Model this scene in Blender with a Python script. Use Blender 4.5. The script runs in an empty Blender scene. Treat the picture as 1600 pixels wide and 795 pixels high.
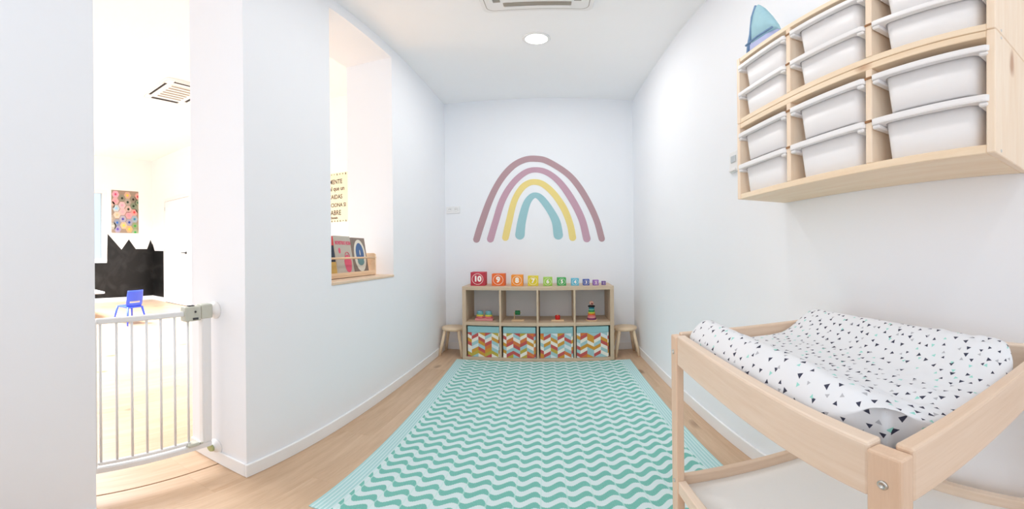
import bpy, bmesh, math, random
from mathutils import Vector, Matrix, noise
R = math.radians
random.seed(7)
S = bpy.context.scene
COL = S.collection

# ------------------------------------------------------------------ camera
FX, FY, CX, CY = 585.17, 564.04, 800.0, 395.17
YAW, PITCH, ROLL, CAMH = 0.1075, -0.0019, 0.0087, 1.0936
cd = bpy.data.cameras.new('camera'); cam = bpy.data.objects.new('camera', cd); COL.objects.link(cam)
cd.type = 'PANO'
cd.panorama_type = 'EQUIRECTANGULAR'
cd.longitude_min = -(CX) / FX; cd.longitude_max = (1600 - CX) / FX
cd.latitude_max = CY / FY; cd.latitude_min = -(795 - CY) / FY
cam.matrix_world = (Matrix.Translation((0, 0, CAMH)) @ Matrix.Rotation(YAW, 4, 'Z') @ Matrix.Rotation(PITCH, 4, 'X')
                    @ Matrix.Rotation(ROLL, 4, 'Y') @ Matrix.Rotation(R(90), 4, 'X'))
cd.clip_start = 0.02; cd.clip_end = 100
S.camera = cam

# ------------------------------------------------------------------ world, light, exposure
S.view_settings.view_transform = 'Standard'
S.view_settings.look = 'None'
S.view_settings.gamma = 1.0
S.view_settings.use_curve_mapping = False
S.view_settings.exposure = -0.23
w = bpy.data.worlds.new('sky'); S.world = w; w.use_nodes = True
wb = w.node_tree.nodes['Background']
wb.inputs['Color'].default_value = (0.86, 0.93, 1.0, 1); wb.inputs['Strength'].default_value = 1.4

def area(name, loc, rot, sx, sy, power, color=(1, 1, 1), shape='RECTANGLE', spread=180):
    l = bpy.data.lights.new(name, 'AREA'); l.shape = shape; l.size = sx
    if shape in ('RECTANGLE', 'ELLIPSE'): l.size_y = sy
    l.energy = power; l.color = color; l.spread = R(spread)
    o = bpy.data.objects.new(name, l); COL.objects.link(o); o.location = loc; o.rotation_euler = rot
    return o
area('playroom_top_fill', (-5.3, 1.3, 3.42), (0, 0, 0), 2.4, 1.8, 440, (0.93, 0.965, 1.0), spread=132)  # unseen fill light without a fixture, added to brighten the playroom
# two unseen lights added for even fill, above the frame and behind the camera
area('downlight_and_fill', (-0.12, 1.30, 2.843), (0, 0, 0), 0.15, 0.15, 6.0, (1, 0.985, 0.96), 'DISK')
area('downlight_and_fill', (-0.12, -0.75, 2.843), (0, 0, 0), 0.15, 0.15, 5.5, (1, 0.985, 0.96), 'DISK')
# added fill lights out of view, standing in for daylight into both rooms
area('playroom_fill', (-5.0, -1.9, 1.7), (R(90), 0, 0), 4.8, 3.0, 18, (1.0, 0.99, 0.98))
area('playroom_side_fill', (-7.7, -0.3, 1.75), (R(90), 0, R(-90)), 3.0, 2.8, 62, (0.97, 0.985, 1.0))
area('rear_fill', (-0.14, -1.52, 1.55), (R(90), 0, 0), 1.7, 2.2, 11, (0.90, 0.955, 1.0))

S.cycles.max_bounces = 14
S.cycles.diffuse_bounces = 12
S.cycles.use_denoising = True
S.cycles.sample_clamp_indirect = 6

# ------------------------------------------------------------------ materials
def s2l(c):
    return tuple((v / 12.92 if v <= 0.04045 else ((v + 0.055) / 1.055) ** 2.4) for v in c)
def rgb(r, g, b):
    return s2l((r / 255, g / 255, b / 255)) + (1,)
class NT:
    def __init__(self, name):
        self.m = bpy.data.materials.new(name); self.m.use_nodes = True
        self.t = self.m.node_tree; self.b = self.t.nodes['Principled BSDF']
    def n(self, typ, **kw):
        nd = self.t.nodes.new(typ)
        for k, v in kw.items():
            if k.startswith('i_'):
                key = k[2:]; nd.inputs[int(key) if key.isdigit() else key].default_value = v
            else: setattr(nd, k, v)
        return nd
    def l(self, a, b): self.t.links.new(a, b)
    def math(self, op, a, b=None, c=None, clamp=False):
        nd = self.n('ShaderNodeMath', operation=op); nd.use_clamp = clamp
        for i, v in enumerate((a, b, c)):
            if v is None: continue
            if isinstance(v, (int, float)): nd.inputs[i].default_value = v
            else: self.l(v, nd.inputs[i])
        return nd.outputs[0]
    def mix(self, f, a, b):
        nd = self.n('ShaderNodeMix', data_type='RGBA')
        for i, v in ((0, f), (6, a), (7, b)):
            if isinstance(v, (int, float, tuple)): nd.inputs[i].default_value = v
            else: self.l(v, nd.inputs[i])
        return nd.outputs[2]
    def bump(self, h, strength=0.2, dist=0.002):
        nd = self.n('ShaderNodeBump'); nd.inputs['Strength'].default_value = strength; nd.inputs['Distance'].default_value = dist
        self.l(h, nd.inputs['Height']); self.l(nd.outputs[0], self.b.inputs['Normal'])
    def set(self, rough=0.5, spec=0.5, metal=0.0):
        self.b.inputs['Roughness'].default_value = rough; self.b.inputs['Specular IOR Level'].default_value = spec
        self.b.inputs['Metallic'].default_value = metal; return self

def plain(name, c, rough=0.5, spec=0.4, metal=0.0, var=0.04, scale=30.0, bump=0.0):
    N = NT(name).set(rough, spec, metal)
    tc = N.n('ShaderNodeTexCoord'); no = N.n('ShaderNodeTexNoise', i_Scale=scale, i_Detail=4.0)
    N.l(tc.outputs['Object'], no.inputs['Vector'])
    d = tuple(max(0, v * (1 - var)) for v in c[:3]) + (1,)
    N.l(N.mix(no.outputs['Fac'], d, c), N.b.inputs['Base Color'])
    if bump: N.bump(no.outputs['Fac'], bump)
    return N.m

def wood(name, light, dark, axis='y', scale=1.0, rough=0.45, knots=0.0, knotc=None, var=0.25, spec=0.35):
    N = NT(name).set(rough, spec)
    tc = N.n('ShaderNodeTexCoord'); oi = N.n('ShaderNodeObjectInfo')
    mp = N.n('ShaderNodeMapping'); N.l(tc.outputs['Object'], mp.inputs['Vector'])
    st = [22.0 * scale] * 3; st['xyz'.index(axis)] = 1.6 * scale
    mp.inputs['Scale'].default_value = st
    off = N.n('ShaderNodeVectorMath', operation='SCALE'); off.inputs[0].default_value = (37.0, 53.0, 71.0)
    N.l(oi.outputs['Random'], off.inputs['Scale']); N.l(off.outputs[0], mp.inputs['Location'])
    n1 = N.n('ShaderNodeTexNoise', i_Scale=1.0, i_Detail=6.0, i_Roughness=0.6, i_Distortion=0.6); N.l(mp.outputs[0], n1.inputs['Vector'])
    n2 = N.n('ShaderNodeTexNoise', i_Scale=6.0, i_Detail=3.0); N.l(mp.outputs[0], n2.inputs['Vector'])
    f = N.math('ADD', N.math('MULTIPLY', n1.outputs['Fac'], 0.8), N.math('MULTIPLY', n2.outputs['Fac'], 0.25))
    f = N.math('ADD', f, N.math('MULTIPLY', N.math('SUBTRACT', oi.outputs['Random'], 0.5), var))
    cr = N.n('ShaderNodeMapRange'); cr.inputs['From Min'].default_value = 0.3; cr.inputs['From Max'].default_value = 0.8
    N.l(f, cr.inputs['Value'])
    col = N.mix(cr.outputs[0], light, dark)
    if knots:
        mk = N.n('ShaderNodeMapping'); N.l(tc.outputs['Object'], mk.inputs['Vector']); N.l(off.outputs[0], mk.inputs['Location'])
        ks = [knots] * 3; ks['xyz'.index(axis)] = knots * 0.42; mk.inputs['Scale'].default_value = ks
        nd = N.n('ShaderNodeTexNoise', i_Scale=2.0); N.l(mk.outputs[0], nd.inputs['Vector'])
        wv = N.n('ShaderNodeVectorMath', operation='MULTIPLY_ADD'); N.l(nd.outputs['Color'], wv.inputs[0]); wv.inputs[1].default_value = (.25, .25, .25); N.l(mk.outputs[0], wv.inputs[2])
        vo = N.n('ShaderNodeTexVoronoi', i_Scale=1.0); N.l(wv.outputs[0], vo.inputs['Vector'])
        kr = N.n('ShaderNodeMapRange'); kr.inputs['From Min'].default_value = 0.17; kr.inputs['From Max'].default_value = 0.08
        N.l(vo.outputs['Distance'], kr.inputs['Value'])
        sel = N.math('GREATER_THAN', N.n_sep(vo.outputs['Color']), 0.45)
        col = N.mix(N.math('MULTIPLY', N.math('MULTIPLY', kr.outputs[0], sel), 0.75), col, knotc)
    N.l(col, N.b.inputs['Base Color'])
    N.bump(n1.outputs['Fac'], 0.12, 0.001)
    return N.m
def _sep(self, sock):
    nd = self.n('ShaderNodeSeparateColor'); self.l(sock, nd.inputs[0]); return nd.outputs[0]
NT.n_sep = _sep

M = {}
M['wall'] = plain('cool white wall paint', (0.86, 0.88, 0.918, 1), 0.75, 0.25, var=0.015, scale=6, bump=0.03)
M['wall_warm'] = plain('white wall paint', (0.88, 0.885, 0.88, 1), 0.75, 0.25, var=0.015, scale=6)
M['ceiling'] = plain('white ceiling paint', (0.92, 0.93, 0.945, 1), 0.85, 0.2, var=0.015, scale=5)
M['baseboard'] = plain('white lacquered baseboard', (0.86, 0.87, 0.88, 1), 0.35, 0.5, var=0.01)
M['floor'] = wood('light oak floor plank', rgb(212, 184, 156), rgb(184, 152, 122), 'y', 1.0, 0.38, 4.6, rgb(124, 94, 70), var=0.14, spec=0.45)
M['floor_joint'] = plain('dark floor joint', rgb(120, 96, 76), 0.8)
M['oak_shelf'] = wood('grey oak veneer', rgb(212, 191, 166), rgb(188, 165, 140), 'x', 1.4, 0.5, var=0.1)
M['oak_shelf_v'] = wood('grey oak veneer upright', rgb(212, 191, 166), rgb(188, 165, 140), 'z', 1.4, 0.5, var=0.1)
M['birch'] = wood('pale birch', rgb(240, 220, 192), rgb(224, 198, 166), 'z', 1.6, 0.5, var=0.1)
M['birch_x'] = wood('pale birch seat', rgb(240, 220, 192), rgb(224, 198, 166), 'x', 1.6, 0.5, var=0.1)
M['beech_y'] = wood('beech rail lengthwise', rgb(230, 213, 196), rgb(217, 194, 172), 'y', 2.2, 0.42, var=0.1)
M['beech_x'] = wood('beech rail crosswise', rgb(226, 203, 182), rgb(211, 183, 157), 'x', 2.2, 0.42, var=0.1)
M['beech_z'] = wood('beech leg', rgb(224, 198, 174), rgb(207, 175, 149), 'z', 2.2, 0.42, var=0.1)
M['pine_y'] = wood('light pine lengthwise', rgb(244, 228, 204), rgb(232, 206, 174), 'y', 1.3, 0.5, 9.0, rgb(176, 130, 96), var=0.12)
M['pine_z'] = wood('light pine upright', rgb(242, 226, 206), rgb(232, 206, 178), 'z', 1.3, 0.5, 9.5, rgb(168, 122, 92), var=0.12)
M['sill'] = wood('pale wooden sill', rgb(232, 212, 190), rgb(210, 184, 156), 'y', 1.5, 0.45, var=0.05)
M['rack'] = wood('pale aspen', rgb(238, 210, 178), rgb(220, 184, 146), 'y', 1.5, 0.5, 3.0, rgb(190, 140, 110), var=0.05)
M['white_board'] = plain('white laminated board', (0.80, 0.79, 0.77, 1), 0.35, 0.5, var=0.01)
M['white_plastic'] = plain('white plastic', (0.84, 0.84, 0.84, 1), 0.35, 0.5, var=0.01)
M['white_metal'] = plain('white powder coated steel', (0.82, 0.83, 0.84, 1), 0.35, 0.5, var=0.01)
M['beige_plastic'] = plain('greige plastic', rgb(196, 198, 186), 0.45, 0.4)
M['green_grey'] = plain('olive grey rubber', rgb(176, 182, 128), 0.5)
M['black_plastic'] = plain('black plastic', rgb(20, 20, 22), 0.5)
M['dark_part_and_shade'] = plain('dark parts and painted shade', rgb(70, 70, 74), 0.8)  # dark tone for small parts, and for shade painted into the door gap
M['grey_slot'] = plain('grey grille', rgb(158, 152, 142), 0.7)
M['steel'] = plain('brushed steel', (0.62, 0.63, 0.62, 1), 0.28, 0.5, 1.0)
M['grey_cloth'] = plain('dark grey felt', rgb(112, 104, 110), 0.9)
M['blue_plastic'] = plain('blue plastic', rgb(62, 92, 222), 0.35, 0.5)
M['paper'] = plain('white paper', rgb(240, 238, 232), 0.7, var=0.02)

def emit(name, c, s):
    m = bpy.data.materials.new(name); m.use_nodes = True; t = m.node_tree; t.nodes.clear()
    e = t.nodes.new('ShaderNodeEmission'); e.inputs[0].default_value = c; e.inputs[1].default_value = s
    o = t.nodes.new('ShaderNodeOutputMaterial'); t.links.new(e.outputs[0], o.inputs[0]); return m
M['lamp'] = emit('lit lamp diffuser', (1, 0.99, 0.97, 1), 12.0)

def boxplastic():
    N = NT('translucent white polypropylene').set(0.4, 0.45)
    N.b.inputs['Base Color'].default_value = (0.94, 0.94, 0.955, 1)
    tc = N.n('ShaderNodeTexCoord'); no = N.n('ShaderNodeTexNoise', i_Scale=90.0); N.l(tc.outputs['Object'], no.inputs['Vector'])
    N.bump(no.outputs['Fac'], 0.05, 0.0005)
    tr = N.n('ShaderNodeBsdfTranslucent'); tr.inputs['Color'].default_value = (0.9, 0.89, 0.9, 1)
    mx = N.n('ShaderNodeMixShader'); mx.inputs[0].default_value = 0.15; out = N.t.nodes['Material Output']
    N.l(N.b.outputs[0], mx.inputs[1]); N.l(tr.outputs[0], mx.inputs[2]); N.l(mx.outputs[0], out.inputs['Surface']); return N.m
M['box'] = boxplastic()

def glass():
    m = bpy.data.materials.new('window glass'); m.use_nodes = True; t = m.node_tree; t.nodes.clear()
    tr = t.nodes.new('ShaderNodeBsdfTransparent'); gl = t.nodes.new('ShaderNodeBsdfGlossy'); gl.inputs['Roughness'].default_value = 0.02
    fr = t.nodes.new('ShaderNodeFresnel'); fr.inputs[0].default_value = 1.45; mx = t.nodes.new('ShaderNodeMixShader'); o = t.nodes.new('ShaderNodeOutputMaterial')
    tr.inputs[0].default_value = (0.93, 0.97, 0.98, 1)
    t.links.new(fr.outputs[0], mx.inputs[0]); t.links.new(tr.outputs[0], mx.inputs[1]); t.links.new(gl.outputs[0], mx.inputs[2]); t.links.new(mx.outputs[0], o.inputs[0]); return m
M['glass'] = glass()

def chalk():
    N = NT('black chalkboard paint').set(0.55, 0.4)
    tc = N.n('ShaderNodeTexCoord'); no = N.n('ShaderNodeTexNoise', i_Scale=3.0, i_Detail=8.0, i_Distortion=1.0); N.l(tc.outputs['Object'], no.inputs['Vector'])
    mr = N.n('ShaderNodeMapRange'); mr.inputs['From Min'].default_value = 0.45; mr.inputs['From Max'].default_value = 0.9; N.l(no.outputs['Fac'], mr.inputs['Value'])
    N.l(N.mix(mr.outputs[0], (0.004, 0.004, 0.004, 1), (0.035, 0.035, 0.036, 1)), N.b.inputs['Base Color']); return N.m
M['chalk'] = chalk()

def rugmat():
    N = NT('woven wave rug').set(0.85, 0.2)
    uv = N.n('ShaderNodeUVMap'); sp = N.n('ShaderNodeSeparateXYZ'); N.l(uv.outputs[0], sp.inputs[0])   # uv in metres
    u, v = sp.outputs[0], sp.outputs[1]
    no = N.n('ShaderNodeTexNoise', i_Scale=5.0, i_Detail=1.0); N.l(uv.outputs[0], no.inputs['Vector'])
    P = 0.098
    cu = N.math('DIVIDE', u, P); fr = N.math('FRACT', cu)
    a = N.math('MULTIPLY', cu, 2 * math.pi)
    s1 = N.math('SINE', N.math('ADD', a, N.math('MULTIPLY', N.math('SINE', a), 0.2)))     # dips, climbs, then drops at the column seam
    V = N.math('ADD', v, N.math('MULTIPLY', s1, 0.0205))
    V = N.math('ADD', V, N.math('MULTIPLY', no.outputs['Fac'], 0.02))
    q = N.math('FRACT', N.math('DIVIDE', V, 0.082))
    k = N.math('ABSOLUTE', N.math('SUBTRACT', q, 0.5))
    # loops of the weave make the edges toothed
    cs = N.math('MAXIMUM', N.math('COSINE', a), 0.0)
    k = N.math('SUBTRACT', k, N.math('MULTIPLY', N.math('POWER', cs, 5.0), 0.11))
    tooth = N.math('MULTIPLY', N.math('PINGPONG', u, 0.004), 8.0)
    k = N.math('ADD', k, tooth)
    mr = N.n('ShaderNodeMapRange'); mr.inputs['From Min'].default_value = 0.235; mr.inputs['From Max'].default_value = 0.275; N.l(k, mr.inputs['Value'])
    stripe = mr.outputs[0]
    # pale warp thread between the columns
    line = N.math('LESS_THAN', N.math('ABSOLUTE', N.math('SUBTRACT', fr, 0.5)), 0.468)
    teal = rgb(118, 188, 178); pale = rgb(212, 230, 232)
    n2 = N.n('ShaderNodeTexNoise', i_Scale=160.0, i_Detail=2.0); N.l(uv.outputs[0], n2.inputs['Vector'])
    tv = N.mix(n2.outputs['Fac'], rgb(104, 176, 164), rgb(136, 200, 190))
    c = N.mix(stripe, pale, tv)
    c = N.mix(line, N.mix(0.6, c, rgb(190, 226, 222)), c)
    N.l(c, N.b.inputs['Base Color'])
    wv = N.math('SINE', N.math('MULTIPLY', v, 2 * math.pi / 0.006))
    N.bump(wv, 0.35, 0.001); return N.m
M['rug'] = rugmat()
def rugborder():
    N = NT('striped rug border').set(0.85, 0.2)
    uv = N.n('ShaderNodeUVMap'); sp = N.n('ShaderNodeSeparateXYZ'); N.l(uv.outputs[0], sp.inputs[0])
    q = N.math('FRACT', N.math('DIVIDE', sp.outputs[0], 0.016))
    st = N.math('GREATER_THAN', q, 0.62)
    N.l(N.mix(st, rgb(172, 212, 213), rgb(206, 229, 230)), N.b.inputs['Base Color'])
    N.bump(N.math('SINE', N.math('MULTIPLY', sp.outputs[0], 2 * math.pi / 0.008)), 0.4, 0.001); return N.m
M['rug_border'] = rugborder()

def padmat():
    N = NT('white cotton printed with triangles').set(0.8, 0.2)
    uv = N.n('ShaderNodeUVMap')
    col = None
    tcn = N.n('ShaderNodeTexCoord')
    base = (0.74, 0.755, 0.785, 1)
    col = base
    for layer, (cell, size, seed, pal) in enumerate(((0.0265, 0.0068, 3.1, ((rgb(58, 60, 78)), (rgb(58, 60, 78)))), (0.031, 0.0058, 11.7, ((rgb(176, 178, 184)), (rgb(150, 210, 200)))))):
        sc = N.n('ShaderNodeVectorMath', operation='SCALE'); sc.inputs['Scale'].default_value = 1.0 / cell; N.l(uv.outputs[0], sc.inputs[0])
        ad = N.n('ShaderNodeVectorMath', operation='ADD'); ad.inputs[1].default_value = (seed, seed * 0.37, 0); N.l(sc.outputs[0], ad.inputs[0])
        rot = N.n('ShaderNodeVectorRotate', rotation_type='Z_AXIS'); rot.inputs['Angle'].default_value = 0.35 + layer * 0.6; N.l(ad.outputs[0], rot.inputs['Vector'])
        fl = N.n('ShaderNodeVectorMath', operation='FLOOR'); N.l(rot.outputs[0], fl.inputs[0])
        frn = N.n('ShaderNodeVectorMath', operation='FRACTION'); N.l(rot.outputs[0], frn.inputs[0])
        wn = N.n('ShaderNodeTexWhiteNoise', noise_dimensions='3D'); N.l(fl.outputs[0], wn.inputs['Vector'])
        wc = N.n('ShaderNodeSeparateColor'); N.l(wn.outputs['Color'], wc.inputs[0])
        sp = N.n('ShaderNodeSeparateXYZ'); N.l(frn.outputs[0], sp.inputs[0])
        jx = N.math('ADD', N.math('MULTIPLY', wc.outputs[0], 0.46), 0.27); jy = N.math('ADD', N.math('MULTIPLY', wc.outputs[1], 0.46), 0.27)
        x = N.math('MULTIPLY', N.math('SUBTRACT', sp.outputs[0], jx), cell); y = N.math('MULTIPLY', N.math('SUBTRACT', sp.outputs[1], jy), cell)
        cv = N.n('ShaderNodeCombineXYZ'); N.l(x, cv.inputs[0]); N.l(y, cv.inputs[1])
        r2 = N.n('ShaderNodeVectorRotate', rotation_type='Z_AXIS'); N.l(cv.outputs[0], r2.inputs['Vector'])
        N.l(N.math('MULTIPLY', wn.outputs['Value'], 6.283), r2.inputs['Angle'])
        s2 = N.n('ShaderNodeSeparateXYZ'); N.l(r2.outputs[0], s2.inputs[0])
        d = N.math('MAXIMUM', N.math('MULTIPLY', s2.outputs[1], -1.0), N.math('ADD', N.math('MULTIPLY', N.math('ABSOLUTE', s2.outputs[0]), 0.866), N.math('MULTIPLY', s2.outputs[1], 0.5)))
        rad = N.math('MULTIPLY', N.math('ADD', N.math('MULTIPLY', wc.outputs[2], 0.4), 0.6), size * 0.5)
        ins = N.math('LESS_THAN', d, rad)
        keep = N.math('GREATER_THAN', wc.outputs[2], 0.12 if layer == 0 else 0.3)
        pick = N.math('GREATER_THAN', wc.outputs[0], 0.58)
        col = N.mix(N.math('MULTIPLY', ins, keep), col, N.mix(pick, pal[0], pal[1]))
    N.l(col, N.b.inputs['Base Color'])
    no = N.n('ShaderNodeTexNoise', i_Scale=9.0, i_Detail=2.0); N.l(tcn.outputs['Object'], no.inputs['Vector'])
    N.bump(no.outputs['Fac'], 0.35, 0.012); return N.m
M['pad'] = padmat()

# ------------------------------------------------------------------ mesh helpers
class MB:
    def __init__(self): self.bm = bmesh.new(); self.mi = 0; self.uv = None
    def _merge(self, tmp, mat=None):
        vm = {}
        for v in tmp.verts: vm[v] = self.bm.verts.new(v.co)
        for f in tmp.faces:
            try:
                nf = self.bm.faces.new([vm[v] for v in f.verts]); nf.material_index = self.mi; nf.smooth = f.smooth
            except ValueError: pass
        tmp.free(); return self
    def box(self, x0, x1, y0, y1, z0, z1, bev=0.0, seg=1, mtx=None):
        t = bmesh.new(); bmesh.ops.create_cube(t, size=1.0)
        for v in t.verts: v.co = Vector(((x0 + x1) / 2 + v.co.x * (x1 - x0), (y0 + y1) / 2 + v.co.y * (y1 - y0), (z0 + z1) / 2 + v.co.z * (z1 - z0)))
        if bev: bmesh.ops.bevel(t, geom=list(t.edges), offset=bev, segments=seg, affect='EDGES', profile=0.5)
        if mtx is not None: bmesh.ops.transform(t, matrix=mtx, verts=t.verts)
        return self._merge(t)
    def prism(self, pts, d0, d1, plane='xz', mtx=None, bev=0.0):
        """a flat outline pts extruded from d0 to d1 along the third axis"""
        t = bmesh.new()
        def mk(p, d): return {'xz': (p[0], d, p[1]), 'xy': (p[0], p[1], d), 'yz': (d, p[0], p[1])}[plane]
        a = [t.verts.new(mk(p, d0)) for p in pts]; b = [t.verts.new(mk(p, d1)) for p in pts]
        t.faces.new(a[::-1]); t.faces.new(b)
        n = len(pts)
        for i in range(n): t.faces.new((a[i], a[(i + 1) % n], b[(i + 1) % n], b[i]))
        bmesh.ops.recalc_face_normals(t, faces=t.faces)
        if bev: bmesh.ops.bevel(t, geom=list(t.edges), offset=bev, segments=1, affect='EDGES')
        if mtx is not None: bmesh.ops.transform(t, matrix=mtx, verts=t.verts)
        return self._merge(t)
    def lathe(self, prof, seg=24, mtx=None, smooth=True):
        t = bmesh.new(); rings = []
        for r, z in prof:
            if r < 1e-6: rings.append([t.verts.new((0, 0, z))])
            else: rings.append([t.verts.new((r * math.cos(2 * math.pi * k / seg), r * math.sin(2 * math.pi * k / seg), z)) for k in range(seg)])
        for a, b in zip(rings, rings[1:]):
            for k in range(seg):
                k2 = (k + 1) % seg
                if len(a) == 1 and len(b) == 1: continue
                if len(a) == 1: f = t.faces.new((a[0], b[k], b[k2]))
                elif len(b) == 1: f = t.faces.new((a[k], a[k2], b[0]))
                else: f = t.faces.new((a[k], a[k2], b[k2], b[k]))
                f.smooth = smooth
        if len(rings[0]) > 1: t.faces.new(rings[0][::-1])
        if len(rings[-1]) > 1: t.faces.new(rings[-1])
        bmesh.ops.recalc_face_normals(t, faces=t.faces)
        if mtx is not None: bmesh.ops.transform(t, matrix=mtx, verts=t.verts)
        return self._merge(t)
    def rod(self, p0, p1, r0, r1=None, seg=10, mtx=None):
        p0, p1 = Vector(p0), Vector(p1); r1 = r0 if r1 is None else r1
        q = (p1 - p0).to_track_quat('Z', 'Y').to_matrix().to_4x4(); mt = Matrix.Translation(p0) @ q
        if mtx is not None: mt = mtx @ mt
        return self.lathe([(r0, 0), (r1, (p1 - p0).length)], seg, mt)
    def tube(self, pts, rx, seg=8):
        """round tube through pts"""
        pts = [Vector(p) for p in pts]; t = bmesh.new(); rings = []
        for i, p in enumerate(pts):
            d = (pts[min(i + 1, len(pts) - 1)] - pts[max(i - 1, 0)]).normalized()
            up = Vector((0, 0, 1)) if abs(d.z) < 0.9 else Vector((1, 0, 0))
            a = d.cross(up).normalized(); b = d.cross(a)
            rings.append([t.verts.new(p + rx * (math.cos(2 * math.pi * k / seg) * a + math.sin(2 * math.pi * k / seg) * b)) for k in range(seg)])
        for a, b in zip(rings, rings[1:]):
            for k in range(seg): t.faces.new((a[k], a[(k + 1) % seg], b[(k + 1) % seg], b[k])).smooth = True
        t.faces.new(rings[0]); t.faces.new(rings[-1]); bmesh.ops.recalc_face_normals(t, faces=t.faces)
        return self._merge(t)
    def face(self, pts, mi=None):
        f = self.bm.faces.new([self.bm.verts.new(p) for p in pts]); f.material_index = self.mi if mi is None else mi; return f
    def mesh(self, name, mats):
        me = bpy.data.meshes.new(name); self.bm.to_mesh(me); self.bm.free()
        for m in (mats if isinstance(mats, (list, tuple)) else [mats]): me.materials.append(m)
        return me

def link(name, me, parent=None, label=None, cat=None, group=None, kind=None, loc=None):
    o = bpy.data.objects.new(name, me); COL.objects.link(o)
    if parent: o.parent = parent
    if loc: o.location = loc
    for k, v in (('label', label), ('category', cat), ('group', group), ('kind', kind)):
        if v: o[k] = v
    return o
def build(name, mb, mats, parent=None, **kw): return link(name, mb.mesh(name, mats), parent, **kw)
def thing(name, label, cat, loc=(0, 0, 0), rz=0.0, group=None, kind=None):
    o = link(name, None, None, label, cat, group, kind, loc); o.rotation_euler = (0, 0, rz); return o
def dup(o, parent=None, **kw):
    c = o.copy(); COL.objects.link(c)
    if parent: c.parent = parent
    for k, v in kw.items():
        if k == 'loc': c.location = v
        elif k == 'rz': c.rotation_euler = (0, 0, v)
        else: c[k] = v
    for ch in list(o.children): dup(ch, c)
    return c
def clip(poly, x0, x1, y0, y1):
    for ax, lim, sg in ((0, x0, 1), (0, x1, -1), (1, y0, 1), (1, y1, -1)):
        out = []
        for i in range(len(poly)):
            a, b = poly[i - 1], poly[i]; da, db = sg * (a[ax] - lim), sg * (b[ax] - lim)
            if (da >= 0) != (db >= 0):
                t = da / (da - db); out.append((a[0] + t * (b[0] - a[0]), a[1] + t * (b[1] - a[1])))
            if db >= 0: out.append(b)
        poly = out
        if len(poly) < 3: return []
    return poly
def text_bm(body, size, bold=0.0, extrude=0.0006, align='CENTER'):
    c = bpy.data.curves.new('t', 'FONT'); c.body = body; c.size = size; c.align_x = align; c.align_y = 'CENTER'
    c.offset = bold; c.extrude = extrude; c.resolution_u = 3
    o = bpy.data.objects.new('t', c); COL.objects.link(o)
    dg = bpy.context.evaluated_depsgraph_get(); me = bpy.data.meshes.new_from_object(o.evaluated_get(dg))
    bpy.data.objects.remove(o); bpy.data.curves.remove(c); return me
def text(name, body, size, mat, parent, loc, rot, bold=0.0, sx=1.0, extrude=0.0006, **kw):
    me = text_bm(body, size, bold, extrude); me.name = name
    me.transform(Matrix.Translation(loc) @ rot @ Matrix.Diagonal((sx, 1, 1, 1)))
    me.materials.clear(); me.materials.append(mat)
    return link(name, me, parent, **kw)
FRONT = Matrix.Rotation(R(90), 4, 'X')                        # faces -y
FACEX = Matrix.Rotation(R(90), 4, 'Z') @ FRONT                # faces +x
def catmull(P, n=8):
    out = []; Q = [Vector(p) for p in P]; Q = [2 * Q[0] - Q[1]] + Q + [2 * Q[-1] - Q[-2]]
    for i in range(1, len(Q) - 2):
        for k in range(n):
            t = k / n; a, b, c, d = Q[i - 1:i + 3]
            out.append(0.5 * ((2 * b) + (c - a) * t + (2 * a - 5 * b + 4 * c - d) * t * t + (3 * b - a - 3 * c + d) * t ** 3))
    out.append(Q[-2]); return out

# ------------------------------------------------------------------ setting
XL, XR, YB, YN, ZC = -1.135, 0.857, 3.875, -1.6, 2.8555      # narrow room
XI = -1.522                                                  # playroom face of the left wall
FXW, FYB, FZC, FYN = -7.8, 4.3, 3.46, -2.0                   # playroom
DY0, DY1 = 0.413, 1.057                                      # doorway
WY0, WY1, WZ0, WZ1 = 1.695, 2.512, 0.932, 2.755              # opening in the left wall
b = MB()
b.box(XI, XL, YN, DY0, 0, FZC)
b.box(XI, XL, DY1, WY0, 0, FZC)
b.box(XI, XL, WY0, WY1, 0, WZ0 - 0.018); b.box(XI, XL, WY0, WY1, WZ1, FZC)
b.box(XI, XL, WY1, FYB, 0, FZC)
b.box(XI, XL, DY0, DY1, ZC + 0.02, FZC)
build('wall_left', b, M['wall'], kind='structure')
b = MB(); b.box(XR, XR + 0.12, YN, YB + 0.3, 0, FZC); build('wall_right', b, M['wall'], kind='structure')
b = MB(); b.box(XL, XR, YB, YB + 0.3, 0, FZC); build('wall_back', b, M['wall'], kind='structure')
b = MB(); b.box(XL, XR, YN - 0.1, YN, 0, 0.4); b.box(XL, XR, YN - 0.1, YN, 2.7, FZC)
build('wall_rear', b, M['wall'], kind='structure')
b = MB(); b.box(XL, XR, YN, YB, ZC, ZC + 0.1); build('ceiling', b, M['ceiling'], kind='structure')
b = MB(); b.box(FXW - 0.2, XR + 0.12, FYN - 0.1, FYB + 0.1, FZC, FZC + 0.1); build('ceiling_playroom', b, M['wall_warm'], kind='structure')
# playroom walls: far wall with a window at its left end, wall with the door
PW0, PW1, PZ0, PZ1 = 1.7, 3.13, 0.95, 2.62
b = MB()
b.box(FXW - 0.15, FXW, FYN, PW0, 0, FZC); b.box(FXW - 0.15, FXW, PW1, FYB + 0.15, 0, FZC)
b.box(FXW - 0.15, FXW, PW0, PW1, 0, PZ0); b.box(FXW - 0.15, FXW, PW0, PW1, PZ1, FZC)
wfar = build('wall_far', b, M['wall_warm'], kind='structure')
b = MB(); b.box(FXW, XI, FYB, FYB + 0.15, 0, FZC); wside = build('wall_side', b, M['wall_warm'], kind='structure')
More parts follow.
